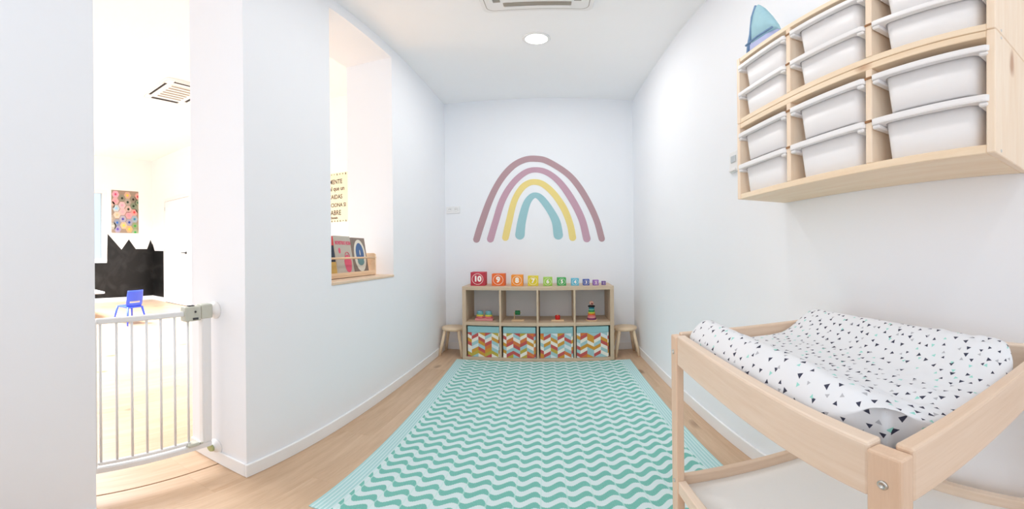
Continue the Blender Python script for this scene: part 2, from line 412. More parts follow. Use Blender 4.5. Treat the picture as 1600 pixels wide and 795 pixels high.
# chalkboard paint, a mountain outline over the far wall and round the corner
b = MB()
b.prism([(PW1, 0.10), (PW1, PZ0 - 0.02), (PW1 + 0.02, 1.60), (3.49, 1.23), (3.675, 1.475), (3.85, 1.245), (4.15, 1.245), (4.242, 1.47), (4.295, 1.35), (4.295, 0.10)], FXW + 0.0005, FXW + 0.004, 'yz')
b.box(FXW + 0.0005, FXW + 0.004, 1.0, PW1, 0.10, PZ0 - 0.03)
build('chalkboard_paint', b, M['chalk'], wfar)
b = MB()
b.prism([(FXW, 0.10), (FXW, 1.38), (FXW + 0.10, 1.20), (-7.285, 1.19), (-7.285, 0.10)], FYB - 0.004, FYB - 0.0005, 'xz')
build('chalkboard_paint', b, M['chalk'], wside)
b = MB(); b.box(FXW, FXW + 0.014, FYN, FYB, 0, 0.10, 0.003); build('baseboard_far', b, M['baseboard'], kind='structure')
b = MB(); b.box(FXW + 0.014, -7.26, FYB - 0.014, FYB, 0, 0.10, 0.003); b.box(-6.14, XI, FYB - 0.014, FYB, 0, 0.10, 0.003); build('baseboard_side', b, M['baseboard'], kind='structure')
# playroom window
win = thing('window_1', 'tall white framed window at the left end of the black painted wall', 'window', (FXW, PW0, PZ0), kind='structure')
b = MB(); W_, H_ = PW1 - PW0, PZ1 - PZ0
b.box(-0.10, 0.015, 0.0, W_, 0, 0.07, 0.004); b.box(-0.10, 0.015, 0, W_, H_ - 0.07, H_, 0.004)
b.box(-0.10, 0.015, 0, 0.07, 0.07, H_ - 0.07, 0.004); b.box(-0.10, 0.015, W_ - 0.11, W_, 0.07, H_ - 0.07, 0.004)
build('window_frame', b, M['white_plastic'], win)
b = MB(); b.box(-0.06, -0.052, 0.07, W_ - 0.11, 0.07, H_ - 0.07); build('pane', b, M['glass'], win)
# playroom door
door = thing('door_1', 'flush white door beside the black painted wall', 'door', (-7.235, FYB, 0), kind='structure')
b = MB(); b.box(-0.02, 0.045, -0.022, -0.001, 0, 2.40, 0.003); b.box(1.005, 1.07, -0.022, -0.001, 0, 2.40, 0.003); b.box(0.045, 1.005, -0.022, -0.001, 2.335, 2.40, 0.003)
build('door_frame', b, M['white_plastic'], door)
b = MB(); b.box(0.0452, 1.0048, -0.0009, -0.0004, 0.0, 2.3348); build('door_gap_shade', b, M['dark_part_and_shade'], door)  # dark sheet behind the leaf, painting in the shade of its gap
b = MB(); b.box(0.050, 1.000, -0.017, -0.001, 0.010, 2.329, 0.002); leaf = build('door_leaf', b, M['wall_warm'], door)
b = MB(); b.lathe([(0.026, 0), (0.026, 0.010), (0.012, 0.012), (0.012, 0.045)], 16, Matrix.Translation((0.885, -0.017, 1.14)) @ Matrix.Rotation(R(90), 4, 'X'))
b.box(0.765, 0.898, -0.070, -0.052, 1.131, 1.149, 0.004)
build('door_handle', b, M['black_plastic'], door, label='black lever door handle')
for z in (0.25, 1.15, 2.12):
    b = MB(); b.rod((0.047, -0.024, z), (0.047, -0.024, z + 0.09), 0.007); build('hinge', b, M['steel'], door)
# baseboards of the narrow room
b = MB(); b.box(XL, XL + 0.012, DY1 - 0.012, YB, 0, 0.078, 0.003); b.box(XL, XL + 0.012, YN, DY0, 0, 0.078, 0.003); build('baseboard_left', b, M['baseboard'], kind='structure')
b = MB(); b.box(XI, XL, DY1 - 0.012, DY1, 0, 0.078, 0.003); build('baseboard_jamb', b, M['baseboard'], kind='structure')
b = MB(); b.box(XR - 0.012, XR, YN, YB, 0, 0.085, 0.003); build('baseboard_right', b, M['baseboard'], kind='structure')
b = MB(); b.box(XL + 0.012, XR - 0.012, YB - 0.012, YB, 0, 0.08, 0.003); build('baseboard_back', b, M['baseboard'], kind='structure')
b = MB(); b.box(XI - 0.01, XL + 0.006, WY0 + 0.001, WY1 - 0.001, WZ0 - 0.018, WZ0, 0.003)
build('trim_1', b, M['sill'], kind='structure', label='pale wooden sill board in the wall opening')

# floor with planks
b = MB(); b.box(FXW - 0.15, XR + 0.1, FYN, FYB + 0.15, -0.10, -0.012); floor = build('floor', b, M['floor_joint'], kind='structure')
PWD, PLN, cache = 0.190, 1.38, {}
def plank(x0, x1, y0, y1):
    k = (round(x1 - x0, 3), round(y1 - y0, 3))
    if k not in cache:
        mb = MB(); mb.box(-k[0] / 2, k[0] / 2, -k[1] / 2, k[1] / 2, -0.006, 0.006, 0.0004); cache[k] = mb.mesh('plank', M['floor'])
    link('plank', cache[k], floor, loc=((x0 + x1) / 2, (y0 + y1) / 2, -0.006))
def rows(xa, xb, ya, yb, wdt, step):
    x = xa; i = 0
    while x < xb - 0.01:
        x2 = min(x + wdt, xb); y = ya - ((i * 0.37 + 0.21) % 1.0) * PLN
        while y < yb - 0.01:
            a, c = max(y, ya), min(y + PLN, yb)
            if c - a > 0.05: plank(x + 0.00015, x2 - 0.00015, a + 0.00015, c - 0.00015)
            y += PLN
        x = x2; i += 1
rows(-1.305, XR, YN, YB, PWD, 1)
rows(FXW, -1.312, -0.2, FYB, 0.232, 1)

# ------------------------------------------------------------------ rainbow mural
mural = thing('rainbow_mural', 'painted pastel rainbow of four arches on the back wall above the shelf', 'mural', (-0.16, YB, 1.22))
ARCS = [([(-0.793, 1.238), (-0.738, 1.412), (-0.639, 1.682), (-0.531, 1.889), (-0.403, 2.04), (-0.274, 2.111), (-0.154, 2.118), (-0.042, 2.088), (0.144, 1.962), (0.263, 1.828), (0.375, 1.636), (0.464, 1.43), (0.516, 1.233)], (0.072, 0.068, 0.066), rgb(184, 154, 160), 'dusty mauve outer arch'),
        ([(-0.644, 1.239), (-0.589, 1.425), (-0.513, 1.662), (-0.405, 1.844), (-0.276, 1.963), (-0.163, 1.993), (-0.043, 1.958), (0.083, 1.849), (0.209, 1.659), (0.309, 1.446), (0.36, 1.234)], (0.074, 0.060, 0.078), rgb(198, 162, 178), 'pink second arch'),
        ([(-0.485, 1.253), (-0.451, 1.406), (-0.392, 1.643), (-0.315, 1.785), (-0.239, 1.845), (-0.167, 1.856), (-0.089, 1.829), (0.015, 1.732), (0.119, 1.572), (0.185, 1.399), (0.213, 1.246)], (0.070, 0.064, 0.072), rgb(238, 218, 142), 'yellow third arch'),
        ([(-0.334, 1.279), (-0.315, 1.42), (-0.271, 1.593), (-0.225, 1.679), (-0.168, 1.71), (-0.105, 1.669), (-0.017, 1.542), (0.042, 1.416), (0.064, 1.275)], (0.098, 0.060, 0.098), rgb(158, 200, 208), 'pale blue inner arch')]
for ai, (P, wds, c, lab) in enumerate(ARCS):
    pts = catmull([(x + 0.16, z - 1.22, 0) for x, z in P], 6); n = len(pts); Lf, Rt = [], []
    for i, p in enumerate(pts):
        d = (pts[min(i + 1, n - 1)] - pts[max(i - 1, 0)]).normalized(); nn = Vector((-d.y, d.x, 0)); t = i / (n - 1)
        wd = wds[0] * max(0, 1 - 2 * t) + wds[2] * max(0, 2 * t - 1) + wds[1] * (1 - abs(2 * t - 1))
        wd *= 1 + 0.06 * noise.noise(Vector((t * 7, ai * 9.0, 0)))
        Lf.append(p + nn * wd / 2); Rt.append(p - nn * wd / 2)
    b = MB(); bm = b.bm; y0, y1 = -0.0005, -0.003
    def cap(i, sg):
        p = pts[i]; d = (pts[min(i + 1, n - 1)] - pts[max(i - 1, 0)]).normalized() * sg; a = (Lf[i] - p); return [p + a * math.cos(k * math.pi / 8) + d * a.length * math.sin(k * math.pi / 8) for k in range(1, 8)]
    for yy in (y1,):
        vl = [bm.verts.new((q.x, yy, q.y)) for q in Lf]; vr = [bm.verts.new((q.x, yy, q.y)) for q in Rt]
        for i in range(n - 1): bm.faces.new((vl[i], vl[i + 1], vr[i + 1], vr[i]))
        bm.faces.new([vl[0]] + [bm.verts.new((q.x, yy, q.y)) for q in cap(0, -1)] + [vr[0]])
        bm.faces.new([vl[-1]] + [bm.verts.new((q.x, yy, q.y)) for q in cap(n - 1, 1)] + [vr[-1]])
    bmesh.ops.recalc_face_normals(bm, faces=bm.faces)
    r = bmesh.ops.extrude_face_region(bm, geom=list(bm.faces))
    for v in r['geom']:
        if isinstance(v, bmesh.types.BMVert): v.co.y = y0
    bmesh.ops.recalc_face_normals(bm, faces=bm.faces)
    build('arch', b, plain('mural ' + lab, c, 0.75, 0.2, var=0.05, scale=12), mural, label=lab)

# ------------------------------------------------------------------ lamp, air conditioners, sockets
def downlight(x, y, label, watt):
    t = thing('ceiling_light', label, 'ceiling light', (x, y, ZC), group=None)
    b = MB(); b.lathe([(0.078, -0.0005), (0.098, -0.0005), (0.098, -0.004), (0.092, -0.009), (0.078, -0.009), (0.078, -0.0005)], 40); build('ring', b, M['white_plastic'], t)
    b = MB(); b.lathe([(0.077, -0.001), (0.077, -0.007), (0.0, -0.0075)], 40); build('diffuser', b, M['lamp'], t)
    l = area('downlight_and_fill', (0, 0, -0.012), (0, 0, 0), 0.15, 0.15, watt, (1, 0.985, 0.96), 'DISK'); l.parent = t
    return t
downlight(-0.096, 2.62, 'round lit downlight set flush in the ceiling before the back wall', 12.0)
def rrect(w, h, r, n=6):
    out = []
    for sx, sy, a0 in ((1, 1, 0), (-1, 1, 90), (-1, -1, 180), (1, -1, 270)):
        for k in range(n + 1):
            a = R(a0 + 90 * k / n); out.append((sx * (w / 2 - r) + r * math.cos(a), sy * (h / 2 - r) + r * math.sin(a)))
    return out
def cassette(x, y, z, label, size=0.66, slotmat='dark_part_and_shade', open_louvre=False, slat_axis='x', grille=None, slot_in=0.045):
    t = thing('air_conditioner', label, 'air conditioner', (x, y, z))
    h = size / 2
    b = MB(); b.prism(rrect(size, size, 0.05), -0.022, -0.0005, 'xy', bev=0.004); build('panel', b, M['white_plastic'], t)
    b = MB(); b.prism(rrect(size * 0.60, size * 0.60, 0.03), -0.030, -0.0221, 'xy', bev=0.002); g = build('intake_grille', b, M['white_plastic'], t)
    for k in range(6):
        q = (-0.25 + k * 0.1) * size; b = MB()
        if slat_axis == 'x': b.box(-0.26 * size, 0.26 * size, q - 0.021 * size, q + 0.021 * size, -0.034, -0.0301, 0.001)
        else: b.box(q - 0.021 * size, q + 0.021 * size, -0.26 * size, 0.26 * size, -0.034, -0.0301, 0.001)
        build('slat', b, M[grille or 'grey_slot'], g)
    for k in range(4):
        m = Matrix.Rotation(R(90 * k), 4, 'Z')
        b = MB(); b.box(-0.30 * size, 0.30 * size, -h + slot_in, -h + slot_in + 0.040, -0.0245, -0.0221, 0.0, 1, m); s = build('air_slot', b, M[slotmat], t)
        b = MB(); b.box(-0.295 * size, 0.295 * size, -h + slot_in - 0.024, -h + slot_in - 0.001, -0.031, -0.0246, 0.002, 1, m @ Matrix.Translation((0, 0, 0))); build('louvre', b, M['white_plastic'], t)
    b = MB(); o_ = rrect(size - 0.05, size - 0.05, 0.05); i_ = rrect(size - 0.058, size - 0.058, 0.046); n = len(o_)
    for k in range(n): b.face([(o_[k][0], o_[k][1], -0.0224), (i_[k][0], i_[k][1], -0.0224), (i_[(k + 1) % n][0], i_[(k + 1) % n][1], -0.0224), (o_[(k + 1) % n][0], o_[(k + 1) % n][1], -0.0224)])
    build('panel_seam', b, M['grey_slot'], t)
    return t
cassette(-0.07, 1.885, ZC, 'white square ceiling air conditioner in the narrow room, cut by the upper edge', 0.64, 'grey_slot', grille='white_plastic', slot_in=0.075)
cassette(-4.10, 2.63, FZC, 'white ceiling air conditioner with black slots in the room behind the gate', 0.70, 'black_plastic', slat_axis='y')

so = thing('wall_outlet', 'white double power socket on the back wall left of the rainbow', 'socket', (-1.046, YB, 1.572))
b = MB(); b.box(-0.075, 0.075, -0.009, -0.0005, -0.040, 0.040, 0.003); build('plate', b, M['white_plastic'], so)
for x in (-0.035, 0.035):
    b = MB(); mt = Matrix.Translation((x, -0.0092, 0.005)) @ Matrix.Rotation(R(90), 4, 'X')
    b.lathe([(0.026, 0), (0.026, 0.002), (0.021, 0.002), (0.019, 0.0004), (0, 0.0004)], 24, mt); s = build('socket', b, M['white_plastic'], so)
    for dx in (-0.009, 0.009):
        b = MB(); b.rod((x + dx, -0.0097, 0.005), (x + dx, -0.0108, 0.005), 0.0035, seg=10); build('pin_hole', b, M['dark_part_and_shade'], s)
sw = thing('wall_switch', 'small white wall control half hidden behind the far end of the pine units', 'switch', (XR, 1.60, 1.545))
b = MB(); b.box(-0.012, -0.0005, -0.045, 0.045, -0.050, 0.060, 0.003); build('plate', b, M['white_plastic'], sw)
b = MB(); b.box(-0.016, -0.0121, -0.025, 0.025, 0.0, 0.035, 0.001); build('screen', b, plain('grey display', rgb(190, 196, 200), 0.3), sw)
b = MB(); b.box(-0.020, -0.0121, -0.028, 0.040, -0.046, -0.034, 0.002); build('slider', b, M['white_plastic'], sw)

# ------------------------------------------------------------------ rug
RC = [(-0.795, 1.030), (0.700, 1.030), (0.722, 3.462), (-0.915, 3.475)]
rug = thing('rug', 'mint green and white wave patterned rug with striped edges on the oak floor', 'rug', (0, 0, 0))
def rug_piece(name, ua, ub, mat, nu, nv, z=0.006, edge=False, parent=rug):
    bm = bmesh.new(); uvl = bm.loops.layers.uv.new('UVMap'); g = []
    for i in range(nu + 1):
        row = []
        for j in range(nv + 1):
            u = ua + (ub - ua) * i / nu; v = j / nv
            A = Vector(RC[0]).lerp(Vector(RC[3]), v); B = Vector(RC[1]).lerp(Vector(RC[2]), v); p = A.lerp(B, u)
            row.append((bm.verts.new((p.x, p.y, z)), (u * 1.56, v * 2.44)))
        g.append(row)
    for i in range(nu):
        for j in range(nv):
            q = (g[i][j], g[i + 1][j], g[i + 1][j + 1], g[i][j + 1]); f = bm.faces.new([k[0] for k in q])
            for lp, k in zip(f.loops, q): lp[uvl].uv = k[1]
    r = bmesh.ops.extrude_face_region(bm, geom=list(bm.faces))
    for v in r['geom']:
        if isinstance(v, bmesh.types.BMVert): v.co.z = 0.0006
    bmesh.ops.recalc_face_normals(bm, faces=bm.faces)
    me = bpy.data.meshes.new(name); bm.to_mesh(me); bm.free(); me.materials.append(mat)
    return link(name, me, parent)
rug_piece('woven_field', 0.052, 0.948, M['rug'], 12, 16)
rug_piece('border', 0.0, 0.0519, M['rug_border'], 2, 16); rug_piece('border', 0.9481, 1.0, M['rug_border'], 2, 16)

# ------------------------------------------------------------------ cube shelf
KY, KD = 3.482, 0.385
ks = thing('cube_shelf', 'low oak veneer cube shelf with eight compartments against the back wall', 'shelf', (-0.142, KY, 0))
KB = [-0.717, -0.681, -0.360, -0.342, -0.012, 0.012, 0.334, 0.357, 0.680, 0.717]
b = MB(); b.box(KB[0], KB[9], 0, KD, 0.722, 0.757, 0.0015); build('top_panel', b, M['oak_shelf'], ks)
b = MB(); b.box(KB[0], KB[9], 0, KD, 0.0, 0.035, 0.0015); build('bottom_panel', b, M['oak_shelf'], ks)
for a, c in ((0, 1), (8, 9)):
    b = MB(); b.box(KB[a], KB[c], 0, KD, 0.0352, 0.7218, 0.0015); build('side_panel', b, M['oak_shelf_v'], ks)
for a, c in ((2, 3), (4, 5), (6, 7)):
    b = MB(); b.box((KB[a] + KB[c]) / 2 - 0.009, (KB[a] + KB[c]) / 2 + 0.009, 0.001, KD - 0.001, 0.0352, 0.7218, 0.001); build('divider', b, M['oak_shelf_v'], ks)
ED = [KB[1], -0.351, 0.0, 0.3455, KB[8]]
for i in range(4):
    b = MB(); b.box(ED[i] + (0.0002 if i == 0 else 0.0092), ED[i + 1] - (0.0002 if i == 3 else 0.0092), 0.001, KD - 0.001, 0.366, 0.401, 0.001); build('shelf_board', b, M['oak_shelf'], ks)

# bins with a chevron print
CP = {'r': rgb(194, 92, 88), 'o': rgb(208, 152, 66), 'w': rgb(238, 232, 220), 'b': rgb(164, 198, 202), 'n': rgb(212, 124, 72), 'p': rgb(222, 228, 230), 'g': rgb(190, 168, 76)}
CK = list(CP)
M['teal_cloth'] = plain('pale teal cloth', rgb(150, 194, 198), 0.85, 0.15, var=0.08, scale=60)
M['dark_cloth'] = plain('dark lining', rgb(52, 46, 42), 0.9)
CM = [plain('chevron print ' + k, CP[k], 0.85, 0.15, var=0.05, scale=60) for k in CK]
SEQ = [['rworwpg', 'brwbpog', 'owrobr', 'rbwrnog', 'gwobpb', 'wgrwbo'],
       ['wrwobow', 'gwnrwbr', 'rbwnrb', 'gwnrbgw', 'nrwowb', 'rbowno'],
       ['nowbwro', 'brwobwr', 'pbowrgb', 'orwobwr', 'pbrbpbn', 'bwowor'],
       ['pobprbr', 'nrwbowrn', 'boowob', 'brwbowr', 'bporwbw', 'wrworo']]
BX = [(-0.808, -0.505), (-0.467, -0.162), (-0.118, 0.186), (0.222, 0.522)]
OFF = [0.40, 0.52, 0.50, 0.48]
BL = ['first from the left', 'second from the left', 'third from the left', 'at the right end']
for i, (x0, x1) in enumerate(BX):
    t = thing('storage_bin', f'chevron printed fabric bin with teal band in the bottom row, {BL[i]}', 'storage bin', ((x0 + x1) / 2, KY + 0.008, 0.036), group='chevron fabric bins in the cube shelf')
    W = x1 - x0; H = 0.318
    b = MB(); b.box(-W / 2, W / 2, 0.003, 0.34, 0.0, H, 0.004); body = build('bin_body', b, CM[2], t)
    b = MB(); b.box(-W / 2 - 0.001, W / 2 + 0.001, -0.001, 0.344, H - 0.062, H + 0.001, 0.003); build('trim_band', b, M['teal_cloth'], t, label='plain teal cloth band')
    b = MB(); cw = 0.064; ph = 0.036; dr = 0.037; x = -W / 2 - cw * OFF[i]; ztop = H - 0.062; ci = 0
    while x < W / 2:
        sg = 1 if (ci % 2) else -1; seq = SEQ[i][ci % 6]
        zt = ztop + ph
        for k in range(0, 12):
            zl = zt - k * ph - (0 if sg < 0 else dr); zr = zt - k * ph - (dr if sg < 0 else 0)
            poly = clip([(x, zl - ph), (x + cw, zr - ph), (x + cw, zr), (x, zl)], -W / 2, W / 2, 0.002, ztop)
            if poly: b.face([(q[0], 0.0, q[1]) for q in poly], CK.index(seq[k % len(seq)]))
        x += cw; ci += 1
    bmesh.ops.recalc_face_normals(b.bm, faces=b.bm.faces)
    build('chevron_print', b, CM, t)

# ------------------------------------------------------------------ number blocks
NB = [('10', 'crimson red', rgb(194, 58, 76), -0.795, -0.655), ('9', 'orange red', rgb(234, 112, 52), -0.586, -0.462), ('8', 'orange', rgb(240, 150, 54), -0.396, -0.284), ('7', 'yellow', rgb(226, 208, 58), -0.237, -0.137),
      ('6', 'lime green', rgb(160, 204, 84), -0.089, -0.002), ('5', 'green', rgb(72, 172, 92), 0.049, 0.131), ('4', 'sky blue', rgb(104, 190, 216), 0.180, 0.253), ('3', 'royal blue', rgb(72, 96, 172), 0.293, 0.355), ('2', 'violet', rgb(150, 104, 184), 0.390, 0.444), ('1', 'dark purple', rgb(104, 72, 150), 0.474, 0.514)]
M['print_white'] = plain('white print', rgb(250, 246, 240), 0.6, var=0.01)
for i, (num, cn, c, x0, x1) in enumerate(NB):
    s = x1 - x0
    t = thing('number_block', f'{cn} cube printed with a white {num} on top of the shelf', 'toy block', ((x0 + x1) / 2, 3.575 + (0.01 if i % 2 else 0), 0.7572), group='number cubes on the cube shelf')
    t.rotation_euler = (0, 0, R([0, 0, 1, 1, 0, 5, 1, 0, 3, -2][i]))
    b = MB(); b.box(-s / 2, s / 2, 0, s, 0, s * 0.98, 0.002); build('cube', b, plain('card ' + cn, c, 0.55, 0.3, var=0.06, scale=20), t)
    b = MB(); rr = 0.40 * s; n = 28
    for k in range(n):
        a0, a1 = 2 * math.pi * k / n, 2 * math.pi * (k + 1) / n; q = rr * 0.93
        b.face([(rr * math.cos(a0), -0.0008, s * 0.49 + rr * math.sin(a0)), (rr * math.cos(a1), -0.0008, s * 0.49 + rr * math.sin(a1)), (q * math.cos(a1), -0.0008, s * 0.49 + q * math.sin(a1)), (q * math.cos(a0), -0.0008, s * 0.49 + q * math.sin(a0))])
    build('printed_ring', b, M['print_white'], t)
    text('printed_number', num, s * (0.62 if num != '10' else 0.54), M['print_white'], t, (0, -0.0012, s * 0.49), FRONT, bold=s * 0.028)

# ------------------------------------------------------------------ toys in the upper compartments
M['toy_wood'] = wood('pale toy wood', rgb(236, 208, 170), rgb(216, 182, 140), 'x', 3.0, 0.5)
def toycol(n, r, g, bl): return plain('toy paint ' + n, rgb(r, g, bl), 0.4, 0.4, var=0.03)
TC = {'pink': toycol('pink', 226, 150, 152), 'rose': toycol('rose', 222, 118, 122), 'yellow': toycol('yellow', 226, 204, 92), 'teal': toycol('teal', 116, 184, 172), 'blue': toycol('blue', 130, 182, 200), 'green': toycol('green', 20, 112, 62), 'red': toycol('red', 206, 40, 34),
      'plum': toycol('plum', 132, 66, 104), 'orange': toycol('orange', 222, 112, 50), 'lime': toycol('lime', 200, 204, 72), 'dgreen': toycol('dark green', 44, 140, 84), 'dteal': toycol('deep teal', 30, 120, 136), 'skin': toycol('skin', 226, 176, 160), 'black': M['black_plastic']}
SZ = 0.4012
t = thing('stacking_toy', 'pink twin peg stacking toy with pastel rings in the left upper compartment', 'toy', (-0.665, 3.60, SZ))
b = MB(); b.box(-0.088, 0.088, -0.035, 0.035, 0, 0.022, 0.003); build('base', b, TC['pink'], t)
for sx in (-1, 1):
    b = MB(); b.rod((sx * 0.043, 0, 0.022), (sx * 0.043, 0, 0.102), 0.006); build('peg', b, TC['blue'], t)
    for k, (cn, r) in enumerate((('rose', 0.040), ('yellow', 0.037), ('teal', 0.034), ('blue', 0.031))):
        b = MB(); b.lathe([(0.0065, 0), (r - 0.004, 0), (r, 0.004), (r, 0.014), (r - 0.004, 0.018), (0.0065, 0.018)], 20, Matrix.Translation((sx * 0.043, 0, 0.0225 + k * 0.0182))); build('ring', b, TC[cn], t, label=cn + ' ring')
t = thing('peg_toy', 'wooden peg toy with a green drum raised on a post', 'toy', (-0.335, 3.60, SZ))
b = MB(); b.box(-0.060, 0.060, -0.04, 0.04, 0, 0.012, 0.002); build('base', b, M['toy_wood'], t)
b = MB(); b.rod((-0.036, 0, 0.012), (-0.036, 0, 0.086), 0.005); b.rod((-0.036, 0, 0.082), (0.03, 0, 0.082), 0.004); build('post', b, M['toy_wood'], t)
b = MB(); b.lathe([(0.0045, 0), (0.021, 0), (0.023, 0.003), (0.023, 0.045), (0.021, 0.048), (0.0045, 0.048)], 24, Matrix.Translation((-0.028, 0, 0.082)) @ Matrix.Rotation(R(90), 4, 'Y')); build('drum', b, TC['green'], t, label='green drum')
t = thing('peg_toy', 'wooden peg toy with a red cylinder standing on its flat base', 'toy', (0.046, 3.60, SZ))
b = MB(); b.box(-0.060, 0.060, -0.04, 0.04, 0, 0.012, 0.002); build('base', b, M['toy_wood'], t)
b = MB(); b.rod((0, 0, 0.012), (0, 0, 0.066), 0.007); build('peg', b, M['toy_wood'], t)
b = MB(); b.lathe([(0.0075, 0), (0.022, 0), (0.024, 0.003), (0.024, 0.040), (0.022, 0.043), (0.0075, 0.043)], 24, Matrix.Translation((0, 0, 0.0122))); build('cylinder_bead', b, TC['red'], t, label='red cylinder')
t = thing('ring_tower', 'rainbow ring tower toy with black brim and round head in the right upper compartment', 'toy', (0.372, 3.58, SZ))
b = MB(); b.lathe([(0.056, 0), (0.058, 0.003), (0.058, 0.007), (0.055, 0.009)], 28); build('base', b, M['toy_wood'], t)
z = 0.0092
for cn, r, h in (('plum', 0.046, 0.018), ('pink', 0.041, 0.016), ('rose', 0.038, 0.014), ('orange', 0.036, 0.016), ('lime', 0.034, 0.015), ('dgreen', 0.031, 0.017), ('teal', 0.029, 0.014), ('dteal', 0.027, 0.018)):
    b = MB(); b.lathe([(0, 0), (r - 0.004, 0), (r, 0.004), (r, h - 0.004), (r - 0.004, h), (0, h)], 24, Matrix.Translation((0, 0, z))); build('ring', b, TC[cn], t, label=cn + ' ring'); z += h
b = MB(); b.lathe([(0.030, 0), (0.034, 0.004), (0.034, 0.013), (0.026, 0.016)], 24, Matrix.Translation((0, 0, z))); build('brim', b, TC['black'], t, label='black brim'); z += 0.016
b = MB(); b.lathe([(0, 0)] + [(0.023 * math.sin(a), 0.023 - 0.023 * math.cos(a)) for a in [R(v) for v in range(15, 180, 15)]] + [(0, 0.046)], 20, Matrix.Translation((0, 0, z))); hd = build('head', b, TC['skin'], t)
b = MB(); b.lathe([(0, 0), (0.008, 0.001), (0.008, 0.003), (0, 0.005)], 14, Matrix.Translation((0.002, -0.0215, z + 0.021)) @ Matrix.Rotation(R(90), 4, 'X')); build('nose', b, toycol('dark red', 140, 40, 50), hd)

# ------------------------------------------------------------------ stools
def stool(x, y, label, rz=0.0, g='birch stools beside the cube shelf'):
    t = thing('stool', label, 'stool', (x, y, 0), rz, g)
    b = MB(); b.lathe([(0.0, 0.272), (0.108, 0.272), (0.116, 0.278), (0.119, 0.285), (0.119, 0.298), (0.114, 0.305), (0.0, 0.305)], 36); build('seat', b, M['birch_x'], t)
    for sx in (-1, 1):
        for sy in (-1, 1):
            b = MB(); b.rod((sx * 0.118, sy * 0.118, 0.0), (sx * 0.070, sy * 0.070, 0.276), 0.0145, 0.0165, 12); build('leg', b, M['birch'], t)
    return t
stool(-1.000, 3.68, 'low round birch stool in the corner left of the cube shelf')
stool(0.718, 3.68, 'low round birch stool in the corner right of the cube shelf')

# ------------------------------------------------------------------ safety gate
GX = -1.335
gate = thing('safety_gate', 'white metal safety gate clamped across the doorway on the left', 'gate', (GX, 0.735, 0))
GY0, GY1 = DY0 + 0.045 - 0.735, 1.024 - 0.735
b = MB(); b.box(-0.014, 0.014, GY0, GY1, 0.118, 0.150, 0.004); build('frame_rail', b, M['white_metal'], gate)
b = MB(); b.box(-0.016, 0.016, GY1 - 0.052, GY1, 0.150, 0.835, 0.005); build('post', b, M['white_metal'], gate)
b = MB(); b.box(-0.016, 0.016, GY0, GY0 + 0.03, 0.150, 0.835, 0.005); build('post', b, M['white_metal'], gate)
b = MB(); b.box(-0.010, 0.010, GY0 + 0.030, 0.914 - 0.735, 0.819, 0.842, 0.004); build('top_rail', b, M['white_metal'], gate)
b = MB(); b.box(-0.009, 0.009, GY0 + 0.034, 0.914 - 0.735, 0.158, 0.176, 0.004); build('bottom_rail', b, M['white_metal'], gate)
for y in (0.506, 0.573, 0.639, 0.705, 0.771, 0.838, 0.906):
    b = MB(); b.rod((0, y - 0.735, 0.176), (0, y - 0.735, 0.819), 0.0058, seg=12); build('bar', b, M['white_metal'], gate)
b = MB(); b.box(-0.020, 0.022, 0.880 - 0.735, 0.964 - 0.735, 0.795, 0.862, 0.006, 2); la = build('latch', b, M['beige_plastic'], gate, label='greige latch housing')
b = MB(); b.box(0.0221, 0.024, 0.918 - 0.735, 0.946 - 0.735, 0.801, 0.811); build('latch_slot', b, M['dark_part_and_shade'], la)
b = MB(); b.rod((0.022, 0.931 - 0.735, 0.838), (0.0245, 0.931 - 0.735, 0.838), 0.005); build('latch_screw', b, M['dark_part_and_shade'], la)
b = MB(); b.box(-0.006, 0.010, 0.905 - 0.735, 0.935 - 0.735, 0.862, 0.866); build('latch_button', b, M['dark_part_and_shade'], la)
b = MB(); b.box(-0.020, 0.020, 0.966 - 0.735, 1.028 - 0.735, 0.800, 0.866, 0.005, 2); build('latch_cap', b, M['beige_plastic'], gate)
b = MB(); b.box(-0.012, 0.026, 0.890 - 0.735, 0.950 - 0.735, 0.150, 0.170, 0.005); b.rod((0.02, 0.952 - 0.735, 0.160), (0.02, 0.965 - 0.735, 0.160), 0.006); build('lower_catch', b, M['beige_plastic'], gate)
for z, kn in ((0.832, 'steel'), (0.098, 'green_grey')):
    mt = Matrix.Translation((0, DY1 - 0.0005 - 0.735 - (0.012 if z < .08 else 0), z)) @ Matrix.Rotation(R(90), 4, 'X')
    b = MB(); b.lathe([(0.042, 0.0), (0.042, 0.004), (0.036, 0.010), (0.018, 0.022), (0.018, 0.028)], 28, mt); cu = build('wall_cup', b, M['white_plastic'], gate)
    b = MB(); b.lathe([(0.009 if kn == 'steel' else 0.022, 0.0281), (0.009 if kn == 'steel' else 0.020, 0.038)], 18, mt); build('knob', b, M[kn], cu)
for z in (0.832, 0.098):
    mt = Matrix.Translation((0, DY0 + 0.0005 - 0.735, z)) @ Matrix.Rotation(R(-90), 4, 'X')
    b = MB(); b.lathe([(0.042, 0.0), (0.042, 0.004), (0.036, 0.010), (0.018, 0.022), (0.012, 0.044)], 28, mt); build('wall_cup', b, M['white_plastic'], gate)

